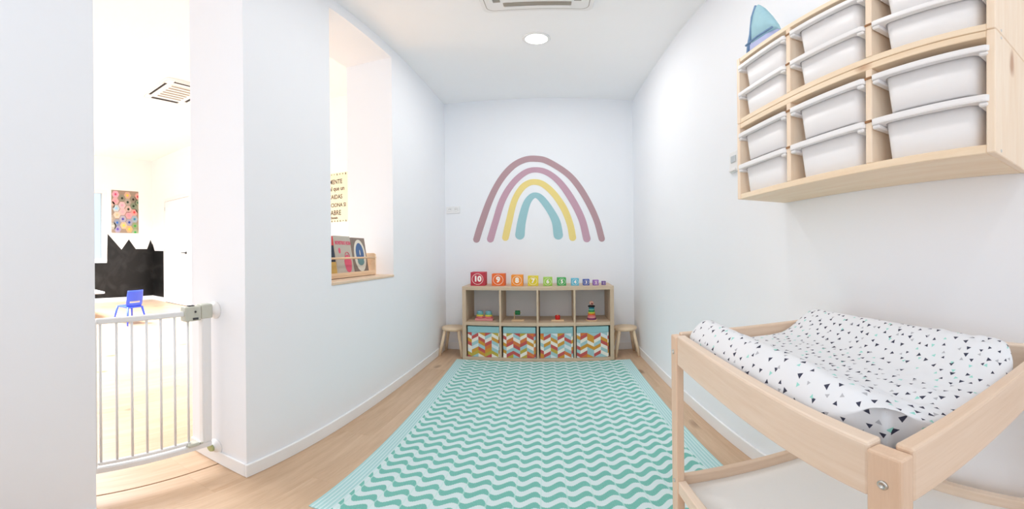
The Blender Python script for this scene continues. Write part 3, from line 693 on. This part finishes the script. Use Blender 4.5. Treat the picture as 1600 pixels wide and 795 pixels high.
# ------------------------------------------------------------------ book rack and books in the wall opening
rk = thing('book_rack', 'pale wooden rack with a front rod standing on the sill in the wall opening', 'rack', (-1.30, 2.10, WZ0))
y0, y1 = 1.72 - 2.10, 2.452 - 2.10
for ya in (y0, y1 - 0.014):
    b = MB(); b.prism([(-0.052, 0), (0.052, 0), (0.052, 0.155), (0.040, 0.165), (-0.052, 0.165)], ya, ya + 0.014, 'xz', bev=0.001); build('side_panel', b, M['rack'], rk)
b = MB(); b.box(-0.050, 0.050, y0 + 0.0142, y1 - 0.0142, 0.004, 0.016, 0.001); build('shelf_board', b, M['rack'], rk)
b = MB(); b.box(0.040, 0.052, y0 + 0.0142, y1 - 0.0142, 0.0162, 0.036, 0.001); build('front_lip', b, M['rack'], rk)
b = MB(); b.box(-0.052, -0.042, y0 + 0.0142, y1 - 0.0142, 0.10, 0.135, 0.001); build('back_rail', b, M['rack'], rk)
b = MB(); b.rod((0.045, y0 + 0.0142, 0.132), (0.045, y1 + 0.006, 0.132), 0.007, seg=14); build('front_rod', b, M['rack'], rk)
def book(yc, w, h, th, coverm, label, tilt=8, name='picture_book'):
    t = thing(name, label, 'book', (-1.292, yc, WZ0 + 0.0185), group='picture books in the rack')
    t.rotation_euler = (0, R(-tilt), 0)
    b = MB(); b.box(-th / 2, th / 2, -w / 2, w / 2, 0, h, 0.001); build('cover', b, coverm, t)
    b = MB(); b.box(-th / 2 + 0.002, th / 2 - 0.002, -w / 2 + 0.004, w / 2 + 0.0006, 0.003, h + 0.0006); build('pages', b, M['paper'], t)
    return t, th / 2 + 0.0006
def disc(mb, cy, cz, ry, rz, x, n=28, wob=0.0):
    mb.face([(x, cy + ry * math.cos(2 * math.pi * k / n) * (1 + wob * math.sin(5 * 2 * math.pi * k / n)), cz + rz * math.sin(2 * math.pi * k / n)) for k in range(n)])
red_m = plain('book red', rgb(206, 66, 70), 0.5); navy_m = plain('book navy', rgb(44, 56, 74), 0.5); gold_m = plain('book gold', rgb(206, 168, 90), 0.5)
t, fx = book(1.895, 0.19, 0.262, 0.012, navy_m, 'dark picture book with a red upper edge, leftmost of the books in the rack', 8)
b = MB(); b.box(fx - 0.0004, fx + 0.0004, -0.095, 0.095, 0.200, 0.262); build('red_band', b, red_m, t)
b = MB(); b.box(fx - 0.0004, fx + 0.0004, -0.095, 0.095, 0.01, 0.09); build('gold_band', b, gold_m, t)
grey_m = plain('book grey', rgb(190, 184, 172), 0.5); pink_m = plain('book pink', rgb(222, 92, 120), 0.5)
t, fx = book(2.105, 0.205, 0.268, 0.014, grey_m, 'grey picture book with a pink title and pink shapes, in the middle of the rack', 9)
text('title', 'MONSTRUO ROSA', 0.034, pink_m, t, (fx, 0.004, 0.218), FACEX, bold=0.0012, sx=0.68)
b = MB(); disc(b, 0.035, 0.075, 0.045, 0.062, fx, 28, 0.06); disc(b, -0.052, 0.165, 0.014, 0.02, fx, 16); build('pink_shapes', b, pink_m, t)
b = MB(); pts = [(fx + 0.001, 0.035 + 0.03 * math.cos(a), 0.12 + 0.035 * math.sin(a)) for a in [math.pi * k / 12 for k in range(13)]]; b.tube(pts, 0.0022, 6); build('pink_outline', b, pink_m, t)
brown_m = plain('book brown', rgb(132, 118, 108), 0.5); cream_m = plain('book cream', rgb(226, 222, 208), 0.5); blue_m = plain('book blue', rgb(66, 104, 154), 0.5); tl_m = plain('book teal', rgb(104, 146, 150), 0.5)
t, fx = book(2.318, 0.195, 0.262, 0.012, brown_m, 'brown picture book with a blue oval medallion at the right end of the rack', 9)
b = MB(); disc(b, 0, 0.130, 0.082, 0.118, fx); build('cream_oval', b, cream_m, t)
b = MB(); disc(b, 0, 0.145, 0.056, 0.078, fx + 0.0006); build('blue_oval', b, blue_m, t)
b = MB(); disc(b, 0, 0.085, 0.046, 0.028, fx + 0.0010); build('teal_oval', b, tl_m, t)
b = MB()
disc(b, 0.0, 0.150, 0.006, 0.022, fx + 0.0014, 16)
build('pale_figure', b, cream_m, t)

# ------------------------------------------------------------------ posters in the playroom
pm = thing('quote_poster', 'cream poster with black Spanish quotation seen through the wall opening', 'poster', (-2.845, FYB, 1.90))
b = MB(); b.box(-0.262, 0.262, -0.006, -0.0008, -0.355, 0.355); build('sheet', b, plain('cream paper', rgb(252, 236, 206), 0.7, var=0.03), pm)
ink = plain('black ink', rgb(44, 38, 34), 0.7)
for s_, sz, z_, x_ in (('La MENTE', 0.092, 0.225, 0.01), ('es igual que un', 0.088, 0.125, 0.0), ('PARACAIDAS', 0.088, 0.005, -0.035), ('solo FUNCIONA SI', 0.078, -0.115, -0.02), ('se ABRE', 0.098, -0.225, 0.01), ('Albert Einstein', 0.05, -0.295, -0.03)):
    text('printed_line', s_, sz, ink, pm, (x_, -0.0068, z_), FRONT, sx=0.74, bold=0.0012, kind='stuff')
b = MB(); rn = random.Random(3)
for edge in (0.338, -0.338):
    for k in range(12):
        x = -0.25 + k * 0.0455; h = rn.uniform(0.006, 0.018); b.face([(x, -0.0066, edge - h), (x + 0.018, -0.0066, edge - h), (x + 0.012, -0.0066, edge + h * 0.7), (x + 0.004, -0.0066, edge + h * 0.7)])
build('printed_border', b, ink, pm, kind='stuff')
pp = thing('pencil_poster', 'poster of coloured pencil ends hung above the black painted wall', 'poster', (FXW, 3.585, 2.135))
PWW, PHH = 0.68, 1.02
b = MB(); b.box(0.0006, 0.008, -PWW / 2, PWW / 2, -PHH / 2, PHH / 2); build('sheet', b, plain('greyed wood print', rgb(156, 138, 122), 0.7, var=0.15, scale=8), pp)
PN = [(104, 130, 'cc4a72', 'e9a3b4'), (205, 188, '2e3a2c', '8b8878'), (288, 137, 'e8c23e', 'c9a58c'), (380, 198, '33291f', '8a8272'), (455, 145, 'b8283c', 'cc9a90'), (100, 240, 'e08a9c', 'd8a4a6'), (292, 248, '24382c', 'a79c90'), (205, 303, 'f09ab0', 'e8b4ba'), (383, 308, '1f3a26', '7f8a72'), (112, 358, '8fc6e8', 'b9c6cc'),
      (302, 362, '2b3c28', 'c7aaa2'), (210, 408, 'f2a4b0', 'e6b0b0'), (395, 408, 'd83e48', 'd59a92'), (125, 460, 'f4b48c', 'dcc0ac'), (310, 462, 'ea8a9e', 'd89aa0'), (215, 525, '4a48a4', 'a8a4b4'), (398, 520, '2c84ac', '98a8b4'), (128, 585, '3a6cb8', '8a90a0'), (315, 575, '2c4494', '9c9aac'), (228, 628, 'f2cc4c', 'd6b490'), (405, 630, '3aa040', '8f9c74'), (135, 688, '6a54b0', '9f98b0'), (315, 685, 'f0c83c', 'd4a878'), (408, 735, '34a84a', '9cac88'), (455, 248, '3c6a4c', '8c9478'), (470, 365, '546a52', '90907c'), (45, 300, 'd8b0a0', 'b09a8c'), (45, 520, 'b8a898', 'a89c8e'), (62, 640, 'c8c4bc', 'a8a69c')]
hx = {}
def hexm(h):
    if h not in hx: hx[h] = plain('poster ink ' + h, rgb(int(h[:2], 16), int(h[2:4], 16), int(h[4:], 16)), 0.7, var=0.04)
    return hx[h]
mats = []; b = MB()
for px, py, ci_, co_ in PN:
    cy = (px - 252) / 420 * PWW; cz = (405 - py) / 686 * PHH
    for lay, (r, n, hh, x_) in enumerate(((0.092, 6, co_, 0.0086), (0.030, 14, ci_, 0.0092))):
        poly = [(cy + r * math.cos(2 * math.pi * (k + 0.0) / n), cz + r * 1.0 * math.sin(2 * math.pi * k / n)) for k in range(n)]
        poly = clip(poly, -PWW / 2, PWW / 2, -PHH / 2, PHH / 2)
        if not poly: continue
        m = hexm(hh)
        if m not in mats: mats.append(m)
        b.face([(x_, q[0], q[1]) for q in poly], mats.index(m))
bmesh.ops.recalc_face_normals(b.bm, faces=b.bm.faces)
build('pencil_print', b, mats, pp)

# ------------------------------------------------------------------ blue child's chair and low table in the playroom
ch = thing('child_chair', "blue plastic child's chair seen over the gate in the far room", 'chair', (-5.20, 2.46, 0), R(12))
# local: chair faces -x, backrest at +x side nearest the camera
def seat_mesh():
    b = MB(); b.prism(rrect(0.30, 0.30, 0.05), 0.268, 0.290, 'xy', bev=0.006); return b
build('seat', seat_mesh(), M['blue_plastic'], ch)
bm = bmesh.new(); rowsz = [0.285, 0.315, 0.345, 0.375, 0.40, 0.46, 0.52, 0.545]; nu = 12; g = []
for z in rowsz:
    row = []
    for k in range(nu + 1):
        y = -0.155 + 0.31 * k / nu; hw = 1.0 if z < 0.52 else 0.96
        row.append(bm.verts.new((0.135 + 0.16 * (z - 0.285) - 0.028 * (2 * k / nu - 1) ** 2 * 1.0, y * hw * (0.86 if z < 0.3 else 1), z)))
    g.append(row)
for j in range(len(rowsz) - 1):
    for k in range(nu):
        if j == 2 and 2 <= k <= 9: continue
        f = bm.faces.new((g[j][k], g[j][k + 1], g[j + 1][k + 1], g[j + 1][k])); f.smooth = True
bmesh.ops.recalc_face_normals(bm, faces=bm.faces)
bmesh.ops.solidify(bm, geom=list(bm.faces), thickness=0.012)
me = bpy.data.meshes.new('backrest'); bm.to_mesh(me); bm.free(); me.materials.append(M['blue_plastic']); link('backrest', me, ch)
for sx in (-1, 1):
    for sy in (-1, 1):
        b = MB(); b.rod((sx * 0.185, sy * 0.185, 0), (sx * 0.128, sy * 0.135, 0.285), 0.013, 0.019, 10); build('leg', b, M['blue_plastic'], ch)
tb = thing('low_table', 'low white table whose tip shows in front of the black painted wall', 'table', (-6.05, 1.86, 0))
b = MB(); b.prism(rrect(0.75, 0.82, 0.10), 0.445, 0.470, 'xy', bev=0.004); build('table_top', b, M['white_plastic'], tb)
for sx in (-1, 1):
    for sy in (-1, 1):
        b = MB(); b.rod((sx * 0.20, sy * 0.16, 0), (sx * 0.20, sy * 0.16, 0.445), 0.02); build('leg', b, M['white_plastic'], tb)

# ------------------------------------------------------------------ wall storage units with boxes
TX0, TY0, TZ0, TW, TH, TD = 0.645, 0.263, 1.287, 0.93, 0.298, 0.2095
BTH = 0.019
groove_m = plain('groove wood', rgb(150, 110, 74), 0.8)
def unit(z, label):
    t = thing('wall_storage_unit', label, 'storage unit', (TX0, TY0, z), group=None)
    for z0, nm in ((0.0, 'bottom_panel'), (TH - BTH, 'top_panel')):
        b = MB(); b.box(0.003, TD, BTH, TW - BTH, z0, z0 + BTH, 0.0015); build(nm, b, M['pine_y'], t)
    for y in (0.0, TW - BTH):
        b = MB(); b.box(0, TD, y, y + BTH, 0, TH, 0.002); ep = build('end_panel', b, M['pine_z'], t)
        b = MB()
        for xx in (0.03, 0.18):
            for zz in (0.010, TH - 0.010): b.rod((xx, y - 0.0006 if y == 0 else y + BTH, zz), (xx, y + 0.001 if y == 0 else y + BTH + 0.0006, zz), 0.0035, seg=10)
        build('screw', b, M['steel'], ep, kind='stuff')
    for y in (TW / 3, 2 * TW / 3):
        b = MB(); b.box(0.002, TD, y - BTH / 2, y + BTH / 2, BTH, TH - BTH, 0.0015); dv = build('divider', b, M['pine_z'], t)
        for zz in (0.128, 0.252):
            b = MB(); b.box(-0.0005, 0.010, y - BTH / 2 - 0.0004, y + BTH / 2 + 0.0004, zz - 0.004, zz + 0.002); build('groove', b, groove_m, dv)
    return t
unit(TZ0, 'lower light pine wall unit holding two rows of white boxes above the changing table')
unit(TZ0 + 0.300, 'upper light pine wall unit, stacked on the other and cut by the upper edge')
def storage_box(loc, label):
    t = thing('storage_box', label, 'storage box', loc, group='white boxes in the pine wall units')
    # origin: front, centre of the span, underside of the box; rim top at z = 0.110
    L = 0.2905; H = 0.110
    bm = bmesh.new(); rings = []
    for zz, wy, x0, x1, r in ((0.0, 0.215, 0.022, 0.172, 0.020), (0.003, 0.221, 0.019, 0.175, 0.022), (0.100, 0.238, 0.009, 0.186, 0.024), (0.100, 0.232, 0.012, 0.183, 0.022), (0.006, 0.214, 0.023, 0.171, 0.020)):
        pts = rrect(x1 - x0, wy, r, 4); rings.append([bm.verts.new(((x0 + x1) / 2 + p[0], p[1], zz)) for p in pts])
    n = len(rings[0])
    bm.faces.new(rings[0][::-1]); bm.faces.new(rings[-1])
    for a, c in zip(rings, rings[1:]):
        for k in range(n): bm.faces.new((a[k], a[(k + 1) % n], c[(k + 1) % n], c[k])).smooth = True
    bmesh.ops.recalc_face_normals(bm, faces=bm.faces)
    me = bpy.data.meshes.new('box_body'); bm.to_mesh(me); bm.free(); me.materials.append(M['box']); link('box_body', me, t)
    bm = bmesh.new(); rings = []
    for zz, wy, x0, x1, r in ((0.0935, 0.240, 0.008, 0.187, 0.022), (0.0935, L - 0.002, -0.005, 0.194, 0.012), (0.097, L, -0.006, 0.195, 0.013), (0.108, L, -0.0055, 0.195, 0.012), (0.110, L - 0.006, -0.003, 0.192, 0.010), (0.110, 0.236, 0.010, 0.185, 0.022)):
        pts = rrect(x1 - x0, wy, r, 4); rings.append([bm.verts.new(((x0 + x1) / 2 + p[0], p[1], zz)) for p in pts])
    n = len(rings[0]); rings.append(rings[0])
    for a, c in zip(rings, rings[1:]):
        for k in range(n): bm.faces.new((a[k], a[(k + 1) % n], c[(k + 1) % n], c[k])).smooth = False
    bmesh.ops.recalc_face_normals(bm, faces=bm.faces)
    me = bpy.data.meshes.new('rim'); bm.to_mesh(me); bm.free(); me.materials.append(M['box']); link('rim', me, t)
    for sy in (-1, 1):
        b = MB(); b.box(-0.002, 0.190, sy * 0.131 - 0.0105, sy * 0.131 + 0.0105, 0.083, 0.0934, 0.003); build('ledge', b, M['box'], t)
    return t
proto = None
COLN = ['nearest column', 'middle column', 'farthest column']
ROWN = ['lower row of the lower unit', 'upper row of the lower unit', 'lower row of the upper unit', 'upper row of the upper unit']
for u in range(2):
    for r in range(2):
        for c in range(3):
            zb = TZ0 + u * 0.300 + 0.0195 + r * 0.1255
            loc = (TX0, TY0 + TW / 6 + c * TW / 3, zb); lab = f'white plastic box in the {COLN[c]}, {ROWN[u * 2 + r]}'
            if proto is None: proto = storage_box(loc, lab)
            else: dup(proto, loc=loc, label=lab)

# folded blue cloth on top of the units
cl = thing('folded_cloth', 'folded blue cloth peak standing on top of the far end of the pine units', 'cloth', (0.70, 1.09, TZ0 + 0.300 + TH))
cl.scale = (1.0, 1.06, 1.16)
blue_c = plain('pale teal blue cloth', rgb(166, 206, 218), 0.85, 0.15, var=0.12, scale=40, bump=0.2); peri = plain('periwinkle cloth', rgb(184, 192, 230), 0.85, 0.15, var=0.1, scale=40); edge_c = plain('blue hem', rgb(126, 158, 194), 0.85, 0.15, var=0.2, scale=80)
def fold(outline, x0, bulge, mat, name):
    b = MB(); bm = b.bm; n = len(outline); cy_ = sum(p[0] for p in outline) / n; cz_ = sum(p[1] for p in outline) / n
    for sg in (-1, 1):
        ring0 = [bm.verts.new((x0 + sg * 0.006, p[0], p[1])) for p in outline]
        ring1 = [bm.verts.new((x0 + sg * (0.006 + bulge * (0.8 + 0.2 * math.sin(i))), cy_ + (p[0] - cy_) * 0.6, cz_ + (p[1] - cz_) * 0.6)) for i, p in enumerate(outline)]
        for i in range(n): bm.faces.new((ring0[i], ring0[(i + 1) % n], ring1[(i + 1) % n], ring1[i])).smooth = True
        bm.faces.new(ring1).smooth = True
        if sg < 0: keep = ring0
    for i in range(n): bm.faces.new((keep[i], keep[(i + 1) % n], ring0[(i + 1) % n], ring0[i]))
    bmesh.ops.recalc_face_normals(bm, faces=bm.faces); return build(name, b, mat, cl)
fold([(0.075, 0.066), (0.070, 0.13), (0.052, 0.20), (0.040, 0.238), (0.030, 0.240), (0.0, 0.205), (-0.040, 0.145), (-0.075, 0.085), (-0.085, 0.060), (0.0, 0.058)], 0.0, 0.020, blue_c, 'upper_fold')
fold([(0.088, 0.002), (0.080, 0.058), (0.0, 0.056), (-0.085, 0.058), (-0.080, 0.002)], 0.0, 0.024, peri, 'lower_band')
b = MB(); b.tube([(-0.010, 0.092, 0.008), (-0.008, 0.094, 0.05), (-0.012, 0.084, 0.068), (-0.006, 0.078, 0.12), (-0.010, 0.060, 0.19), (-0.004, 0.045, 0.242)], 0.007, 8); b.tube([(0.010, 0.090, 0.006), (0.010, 0.080, 0.06), (0.008, 0.074, 0.12), (0.010, 0.054, 0.19), (0.004, 0.042, 0.238)], 0.006, 8)
b.tube([(-0.028, 0.078, 0.060), (-0.031, 0.0, 0.060), (-0.026, -0.082, 0.060)], 0.004, 6); build('hem', b, edge_c, cl)

# ------------------------------------------------------------------ changing table and pad
SROT = -0.0376
ct = thing('changing_table', 'beech changing table with a raised rim standing along the right wall', 'changing table', (0.2741, 0.2045, 0), SROT)
TWX, TLY, ZT, ZBt = 0.525, 0.72, 0.872, 0.790
LX, LY = 0.020, 0.045
for sx in (0, 1):
    for sy in (0, 1):
        x = 0 if sx == 0 else TWX - LX; y = 0 if sy == 0 else TLY - LY
        b = MB(); b.box(x, x + LX, y, y + LY, 0.0, ZT - 0.006, 0.003, 2); lg = build('leg', b, M['beech_z'], ct)
        if sx == 0:
            for zz in (0.822, 0.395):
                b = MB(); mt = Matrix.Translation((x, y + LY / 2, zz)) @ Matrix.Rotation(R(-90), 4, 'Y')
                b.lathe([(0.0068, 0.0002), (0.0068, 0.0014), (0.0056, 0.0022), (0.0034, 0.0022), (0.0032, 0.0008), (0, 0.0008)], 18, mt); build('bolt', b, M['steel'], lg, label='steel hex bolt')
for x in (0.0025, TWX - 0.0245):
    b = MB(); b.box(x, x + 0.022, LY + 0.0003, TLY - LY - 0.0003, ZBt, ZT, 0.004, 2); build('long_rail', b, M['beech_y'], ct)
for y in (0.0015, TLY - 0.0255):
    b = MB(); b.box(LX + 0.0005, TWX - LX - 0.0005, y, y + 0.024, ZBt, ZT, 0.004, 2); build('short_rail', b, M['beech_x'], ct)
b = MB(); b.box(0.0248, TWX - 0.0248, 0.026, TLY - 0.026, 0.796, 0.804); build('tray_board', b, M['white_board'], ct)
b = MB(); b.prism([(0.0255, 0.0265), (0.068, 0.0265), (0.0255, 0.070)], 0.8042, 0.846, 'xy', bev=0.003); build('tray_liner', b, M['grey_cloth'], ct, label='dark grey liner showing in the near corner')
# lower shelf
for x in (0.0025, TWX - 0.0225):
    b = MB(); b.box(x, x + 0.020, LY + 0.0003, TLY - LY - 0.0003, 0.355, 0.405, 0.003, 2); build('lower_rail', b, M['beech_y'], ct)
for y in (0.0015, TLY - 0.0235):
    b = MB(); b.box(LX + 0.0005, TWX - LX - 0.0005, y, y + 0.022, 0.355, 0.405, 0.003, 2); build('lower_rail', b, M['beech_x'], ct)
b = MB(); b.box(0.023, TWX - 0.023, 0.024, TLY - 0.024, 0.362, 0.370); build('lower_shelf', b, M['white_board'], ct)

pad = thing('changing_pad', 'white changing pad printed with small dark triangles lying in the changing table', 'changing pad', (0.2741, 0.2045, 0.8125), SROT)
PX0, PX1, PY0, PY1 = 0.027, 0.462, 0.034, 0.690
def pad_mesh():
    bm = bmesh.new(); uvl = bm.loops.layers.uv.new('UVMap'); NU, NV = 84, 112; g = []
    def prof(s, v):   # height of the top across the pad
        left = math.exp(-((s - 0.10) / 0.14) ** 2); right = math.exp(-((s - 0.87) / 0.145) ** 2)
        fl = 1 - 0.42 * math.exp(-(v / 0.22) ** 2); fr_ = 1 - 0.16 * math.exp(-(v / 0.18) ** 2)
        return 0.040 + 0.062 * max(left * fl, right * fr_) + 0.006 * min(left, right)
    for j in range(NV + 1):
        row = []
        for i in range(NU + 1):
            a, c = i / NU * 2 - 1, j / NV * 2 - 1
            # square to rounded square, edges fold down the sides
            ea, ec = abs(a), abs(c); m = max(ea, ec)
            x, y = a, c
            rr = 0.16
            if ea > 1 - rr and ec > 1 - rr * 0.66:
                pass
            sx = (math.copysign(1 - (1 - min(ea / 0.90, 1)) ** 1.0, a)); sy = math.copysign(min(ec / 0.925, 1), c)
            # corner rounding
            qx, qy = sx * math.sqrt(max(0, 1 - (0.40 if sy < 0 else 0.10) * sy ** 8)), sy * math.sqrt(max(0, 1 - (0.28 if sy < 0 else 0.07) * sx ** 8))
            px = PX0 + (PX1 - PX0) * (qx + 1) / 2; py = PY0 + (PY1 - PY0) * (qy + 1) / 2
            s = (qx + 1) / 2; v = (qy + 1) / 2
            z = prof(s, v)
            end = min(v, 1 - v) * (PY1 - PY0); sd = min(s, 1 - s) * (PX1 - PX0)
            def rnd(d, r): return 1.0 if d >= r else math.sqrt(max(0, 1 - (1 - d / r) ** 2))
            z *= 0.42 + 0.58 * rnd(end, 0.070 if v < 0.5 else 0.05) * rnd(sd, 0.045)
            k = max(0, (ea - 0.90) / 0.10, (ec - 0.925) / 0.075)
            z *= (1 - k)
            # gathers of the cover, strongest at the near end
            P = Vector((px * 16, py * 16, 0)); nearw = math.exp(-(v / 0.28) ** 2)
            z += (0.0040 * noise.noise(P) + 0.0026 * noise.noise(P * 2.7)) * (0.45 + nearw) * (1 - k)
            pl = math.sin(px * 62 + 4 * noise.noise(Vector((px * 9, py * 5, 3)))) * 0.0042 * nearw * math.sin(min(1, v / 0.3) * math.pi); z += pl * (1 - k)
            row.append((bm.verts.new((px, py, max(z, 0.0004))), (a * 0.27, c * 0.36)))
        g.append(row)
    cu = [[0.0] * (NU + 1) for _ in range(NV + 1)]; cv = [[0.0] * (NU + 1) for _ in range(NV + 1)]
    for j in range(NV + 1):
        for i in list(range(NU // 2 + 1, NU + 1)): cu[j][i] = cu[j][i - 1] + (g[j][i][0].co - g[j][i - 1][0].co).length
        for i in range(NU // 2 - 1, -1, -1): cu[j][i] = cu[j][i + 1] - (g[j][i][0].co - g[j][i + 1][0].co).length
    for i in range(NU + 1):
        for j in range(NV // 2 + 1, NV + 1): cv[j][i] = cv[j - 1][i] + (g[j][i][0].co - g[j - 1][i][0].co).length
        for j in range(NV // 2 - 1, -1, -1): cv[j][i] = cv[j + 1][i] - (g[j][i][0].co - g[j + 1][i][0].co).length
    g = [[(g[j][i][0], (cu[j][i], cv[j][i])) for i in range(NU + 1)] for j in range(NV + 1)]
    for j in range(NV):
        for i in range(NU):
            q = (g[j][i], g[j][i + 1], g[j + 1][i + 1], g[j + 1][i]); f = bm.faces.new([k[0] for k in q]); f.smooth = True
            for lp, k in zip(f.loops, q): lp[uvl].uv = k[1]
    # underside
    ring = [g[0][i][0] for i in range(NU + 1)] + [g[j][NU][0] for j in range(1, NV + 1)] + [g[NV][i][0] for i in range(NU - 1, -1, -1)] + [g[j][0][0] for j in range(NV - 1, 0, -1)]
    bm.faces.new(ring[::-1])
    bmesh.ops.recalc_face_normals(bm, faces=bm.faces)
    me = bpy.data.meshes.new('pad_cover'); bm.to_mesh(me); bm.free(); me.materials.append(M['pad']); return me
link('pad_cover', pad_mesh(), pad)
